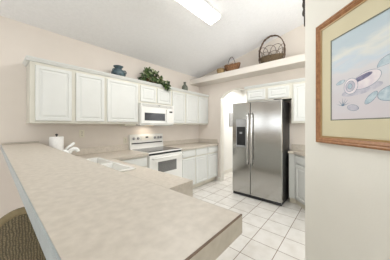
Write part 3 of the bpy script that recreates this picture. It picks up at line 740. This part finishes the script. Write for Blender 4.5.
# ------------------------------------------------------------------ framed picture on the diagonal wall
DR = -3 * PI / 4
nv = Vector((-1, 1, 0)).normalized()
pc = E + ex * 0.572 + nv * 0.002
t = thing('framed_picture', 'large oak framed seashell beach print with cream mat', 'picture', (pc.x, pc.y, 1.655), DR)
FWd, FHt = 0.425, 0.420        # half sizes
def ring(bm, hw, hh, wd_, y0, y1, mid=None):
    # mitred moulding; y0 front
    y0 = -y0; y1 = -y1
    prof = [(0.0, y1), (0.0, y0 * 0.8), (0.010, y0), (wd_ * 0.45, y0 * 0.82), (wd_ * 0.6, y0 * 0.9), (wd_, y0 * 0.55), (wd_, y1)]
    R_ = []
    for i, y in prof: R_.append([bm.verts.new((sx * (hw - i), y, sz * (hh - i))) for sx, sz in ((-1, -1), (1, -1), (1, 1), (-1, 1))])
    for a, b in zip(R_, R_[1:] + R_[:1]):
        for k in range(4): bm.faces.new((a[k], a[(k + 1) % 4], b[(k + 1) % 4], b[k]))
ob('frame', M['oak'], t, lambda bm: ring(bm, FWd, FHt, 0.038, 0.022, 0.0))
ob('inner_lip', M['gold'], t, lambda bm: ring(bm, FWd - 0.0385, FHt - 0.0385, 0.010, 0.014, 0.0))
hw_, hh_ = FWd - 0.049, FHt - 0.049
aw, ah = 0.304, 0.266
def f(bm):
    y0, y1 = -0.0085, -0.006
    box(bm, -hw_, -aw, y0, y1, -hh_, hh_); box(bm, aw, hw_, y0, y1, -hh_, hh_)
    box(bm, -aw, aw, y0, y1, -hh_, -ah); box(bm, -aw, aw, y0, y1, ah, hh_)
mt = ob('mat', M['matb'], t, f)
def f(bm):
    y0, y1 = -0.0080, -0.0055; q_ = 0.006
    box(bm, -aw, -aw + q_, y0, y1, -ah, ah); box(bm, aw - q_, aw, y0, y1, -ah, ah)
    box(bm, -aw + q_, aw - q_, y0, y1, -ah, -ah + q_); box(bm, -aw + q_, aw - q_, y0, y1, ah - q_, ah)
ob('mat_bevel', M['bevel'], mt, f)
art = bx('print', M['art'], t, -hw_, hw_, -0.0052, -0.002, -hh_, hh_)
A = lambda lx, z: (lx - 0.572, z - 1.655)          # wall coordinate to picture coordinate
lay = [0]
def shape(pts, m, name='painted_shell', line=True):
    lay[0] += 1; y = -0.0053 - 0.00002 * lay[0]
    c_ = (sum(p[0] for p in pts) / len(pts), sum(p[1] for p in pts) / len(pts))
    if line:
        big = []
        for p in pts:
            d = Vector((p[0] - c_[0], p[1] - c_[1])); L_ = d.length or 1; d = d * ((L_ + 0.0022) / L_); big.append((c_[0] + d.x, c_[1] + d.y))
        ob(name, M['sh_line'], art, lambda bm: poly_disc(bm, big, y, -0.0052))
        lay[0] += 1; y = -0.0053 - 0.00002 * lay[0]
    return ob(name, m, art, lambda bm: poly_disc(bm, pts, y, -0.0052))
def ell(cx_, cz_, a, b, rot=0, t0=0, t1=2 * PI, n=28, wav=0.0):
    P = []
    for k in range(n):
        u = t0 + (t1 - t0) * k / (n if abs(t1 - t0) > 6.2 else n - 1)
        x, z = a * math.cos(u) * (1 + wav * math.sin(9 * u)), b * math.sin(u) * (1 + wav * math.sin(9 * u))
        P.append((cx_ + x * math.cos(rot) - z * math.sin(rot), cz_ + x * math.sin(rot) + z * math.cos(rot)))
    return P
x_, z_ = A(0.462, 1.592)
shape(ell(x_ + 0.0, z_ - 0.035, 0.115, 0.026, 0.1), M['sh_lilac'], 'painted_shadow', False)
shape(ell(x_ + 0.03, z_ + 0.012, 0.078, 0.042, 0.25), M['sh_pink'])
shape(ell(x_ + 0.012, z_ + 0.030, 0.055, 0.014, 0.25), M['sh_dark'], 'painted_shell_mouth', False)
shape(ell(x_ - 0.055, z_ - 0.004, 0.042, 0.045, 0.0), M['sh_pink'])
shape(ell(x_ - 0.058, z_ - 0.004, 0.027, 0.030, 0.0), M['sh_lilac'])
shape(ell(x_ - 0.060, z_ - 0.004, 0.012, 0.014, 0.0), M['sh_blue'])
x_, z_ = A(0.605, 1.655); shape(ell(x_, z_, 0.054, 0.042, 0.08, 0.0, PI, 24, 0.015), M['sh_blue'])
x_, z_ = A(0.520, 1.502); shape(ell(x_, z_, 0.040, 0.016, 0.75), M['sh_blue'])
x_, z_ = A(0.610, 1.512); shape(ell(x_, z_, 0.058, 0.034, 0.15), M['sh_blue'])
x_, z_ = A(0.420, 1.460); shape(ell(x_, z_, 0.034, 0.016, -0.2), M['sh_lilac'])
x_, z_ = A(0.340, 1.625); shape(ell(x_, z_, 0.030, 0.010, 0.2), M['sh_blue'])
x_, z_ = A(0.68, 1.60); shape(ell(x_, z_, 0.05, 0.03, 0.3), M['sh_pink'])
x_, z_ = A(0.75, 1.48); shape(ell(x_, z_, 0.05, 0.028, -0.2), M['sh_blue'])
x_, z_ = A(0.355, 1.478)
for an in (0.3, 0.8, 1.2, 1.6, 2.2, 2.8):
    P0 = (x_, z_); P1 = (x_ + 0.05 * math.cos(an), z_ + 0.045 * math.sin(an)); d = Vector((-math.sin(an), math.cos(an))) * 0.0022
    shape([(P0[0] - d.x, P0[1] - d.y), (P0[0] + d.x, P0[1] + d.y), P1], M['sh_line'], 'painted_grass', False)

# ------------------------------------------------------------------ dark iron ornament at the wall end
ew = -ex
pe = E + ew * 0.001 + ny * 0.018
t = thing('wall_ornament', 'dark wrought iron scroll ornament hung high at the edge of the cream wall', 'ornament', (pe.x, pe.y, 2.18), PI / 4)
# local +x points away from the wall end
def f(bm):
    tube(bm, [(0.012, 0, 0.0), (0.014, 0, 0.09), (0.03, 0, 0.19), (0.024, 0, 0.26), (0.034, 0, 0.33), (0.018, 0, 0.42)], 0.011, 8)
ob('stem', M['iron'], t, f, True)
for z in (0.12, 0.19, 0.25, 0.32, 0.39):
    ob('iron_leaf', M['iron'], t, lambda bm: bmesh.ops.create_icosphere(bm, subdivisions=2, radius=0.022, matrix=Matrix.Translation((0.026, 0.0, z)) @ Matrix.Diagonal((1, 0.6, 1.5, 1))), True)
bx('mounting_plate', M['iron'], t, 0.0, 0.006, -0.012, 0.012, 0.08, 0.42)

# ------------------------------------------------------------------ woven chair by the bar
t = thing('woven_chair', 'curved back seagrass woven bar chair tucked at the breakfast bar', 'chair', (0.105, 1.12, 0), math.radians(-8))
# local: faces +y, back at -y
CR, CH = 0.172, 1.055
def backpt(u, v, r):
    # u -1..1 around the back, v 0..1 up; arched top edge
    ang = u * 1.25; toph = CH - 0.015 - 0.34 * abs(u) ** 1.9
    z = 0.64 + (toph - 0.64) * v
    return Vector((r * math.sin(ang), -r * math.cos(ang) - 0.05 * v * math.cos(ang), z))
def f(bm):
    nu, nv_ = 28, 14; G = [[[bm.verts.new(backpt(-1 + 2 * i / nu, j / nv_, r)) for j in range(nv_ + 1)] for i in range(nu + 1)] for r in (CR, CR - 0.022)]
    for i in range(nu):
        for j in range(nv_):
            bm.faces.new((G[0][i][j], G[0][i + 1][j], G[0][i + 1][j + 1], G[0][i][j + 1])); bm.faces.new((G[1][i][j], G[1][i][j + 1], G[1][i + 1][j + 1], G[1][i + 1][j]))
        for j in (0, nv_): bm.faces.new((G[0][i][j], G[1][i][j], G[1][i + 1][j], G[0][i + 1][j]))
    for i in (0, nu):
        for j in range(nv_): bm.faces.new((G[0][i][j], G[0][i][j + 1], G[1][i][j + 1], G[1][i][j]))
ob('backrest', M['weave'], t, f, True)
ob('back_rim', M['rim'], t, lambda bm: tube(bm, [backpt(-1 + 2 * i / 40, 1.0, CR - 0.01) for i in range(41)], 0.0135, 10), True)
ob('seat', M['weave'], t, lambda bm: lathe(bm, [(0.13, 0.575), (0.17, 0.585), (0.172, 0.62), (0.165, 0.638), (0.10, 0.639)], n=32), True)
ob('cushion', M['cush'], t, lambda bm: lathe(bm, [(0.11, 0.640), (0.140, 0.645), (0.143, 0.67), (0.13, 0.685), (0.05, 0.69)], n=32), True)
for sx in (-1, 1):
    for sy in (-1, 1):
        ob('leg', M['sofwood'], t, lambda bm: tube(bm, [(sx * 0.11, sy * 0.11, 0.59), (sx * 0.125, sy * 0.125, 0.0)], 0.02, 10, r2=0.014), True)
ob('foot_ring', M['sofwood'], t, lambda bm: tube(bm, [(0.168 * math.cos(2 * PI * k / 36), 0.168 * math.sin(2 * PI * k / 36), 0.22) for k in range(36)], 0.011, 8, True), True)

# ------------------------------------------------------------------ hallway details
t = thing('hallway_picture', 'narrow grey framed picture on the white hallway wall through the arch', 'picture', (4.62, 2.6195, 1.53))
bx('frame', M['grey'], t, -0.09, 0.09, -0.02, 0, -0.2, 0.2, bev=0.003)
bx('print', M['grey'], t, -0.07, 0.07, -0.0215, -0.0202, -0.18, 0.18)
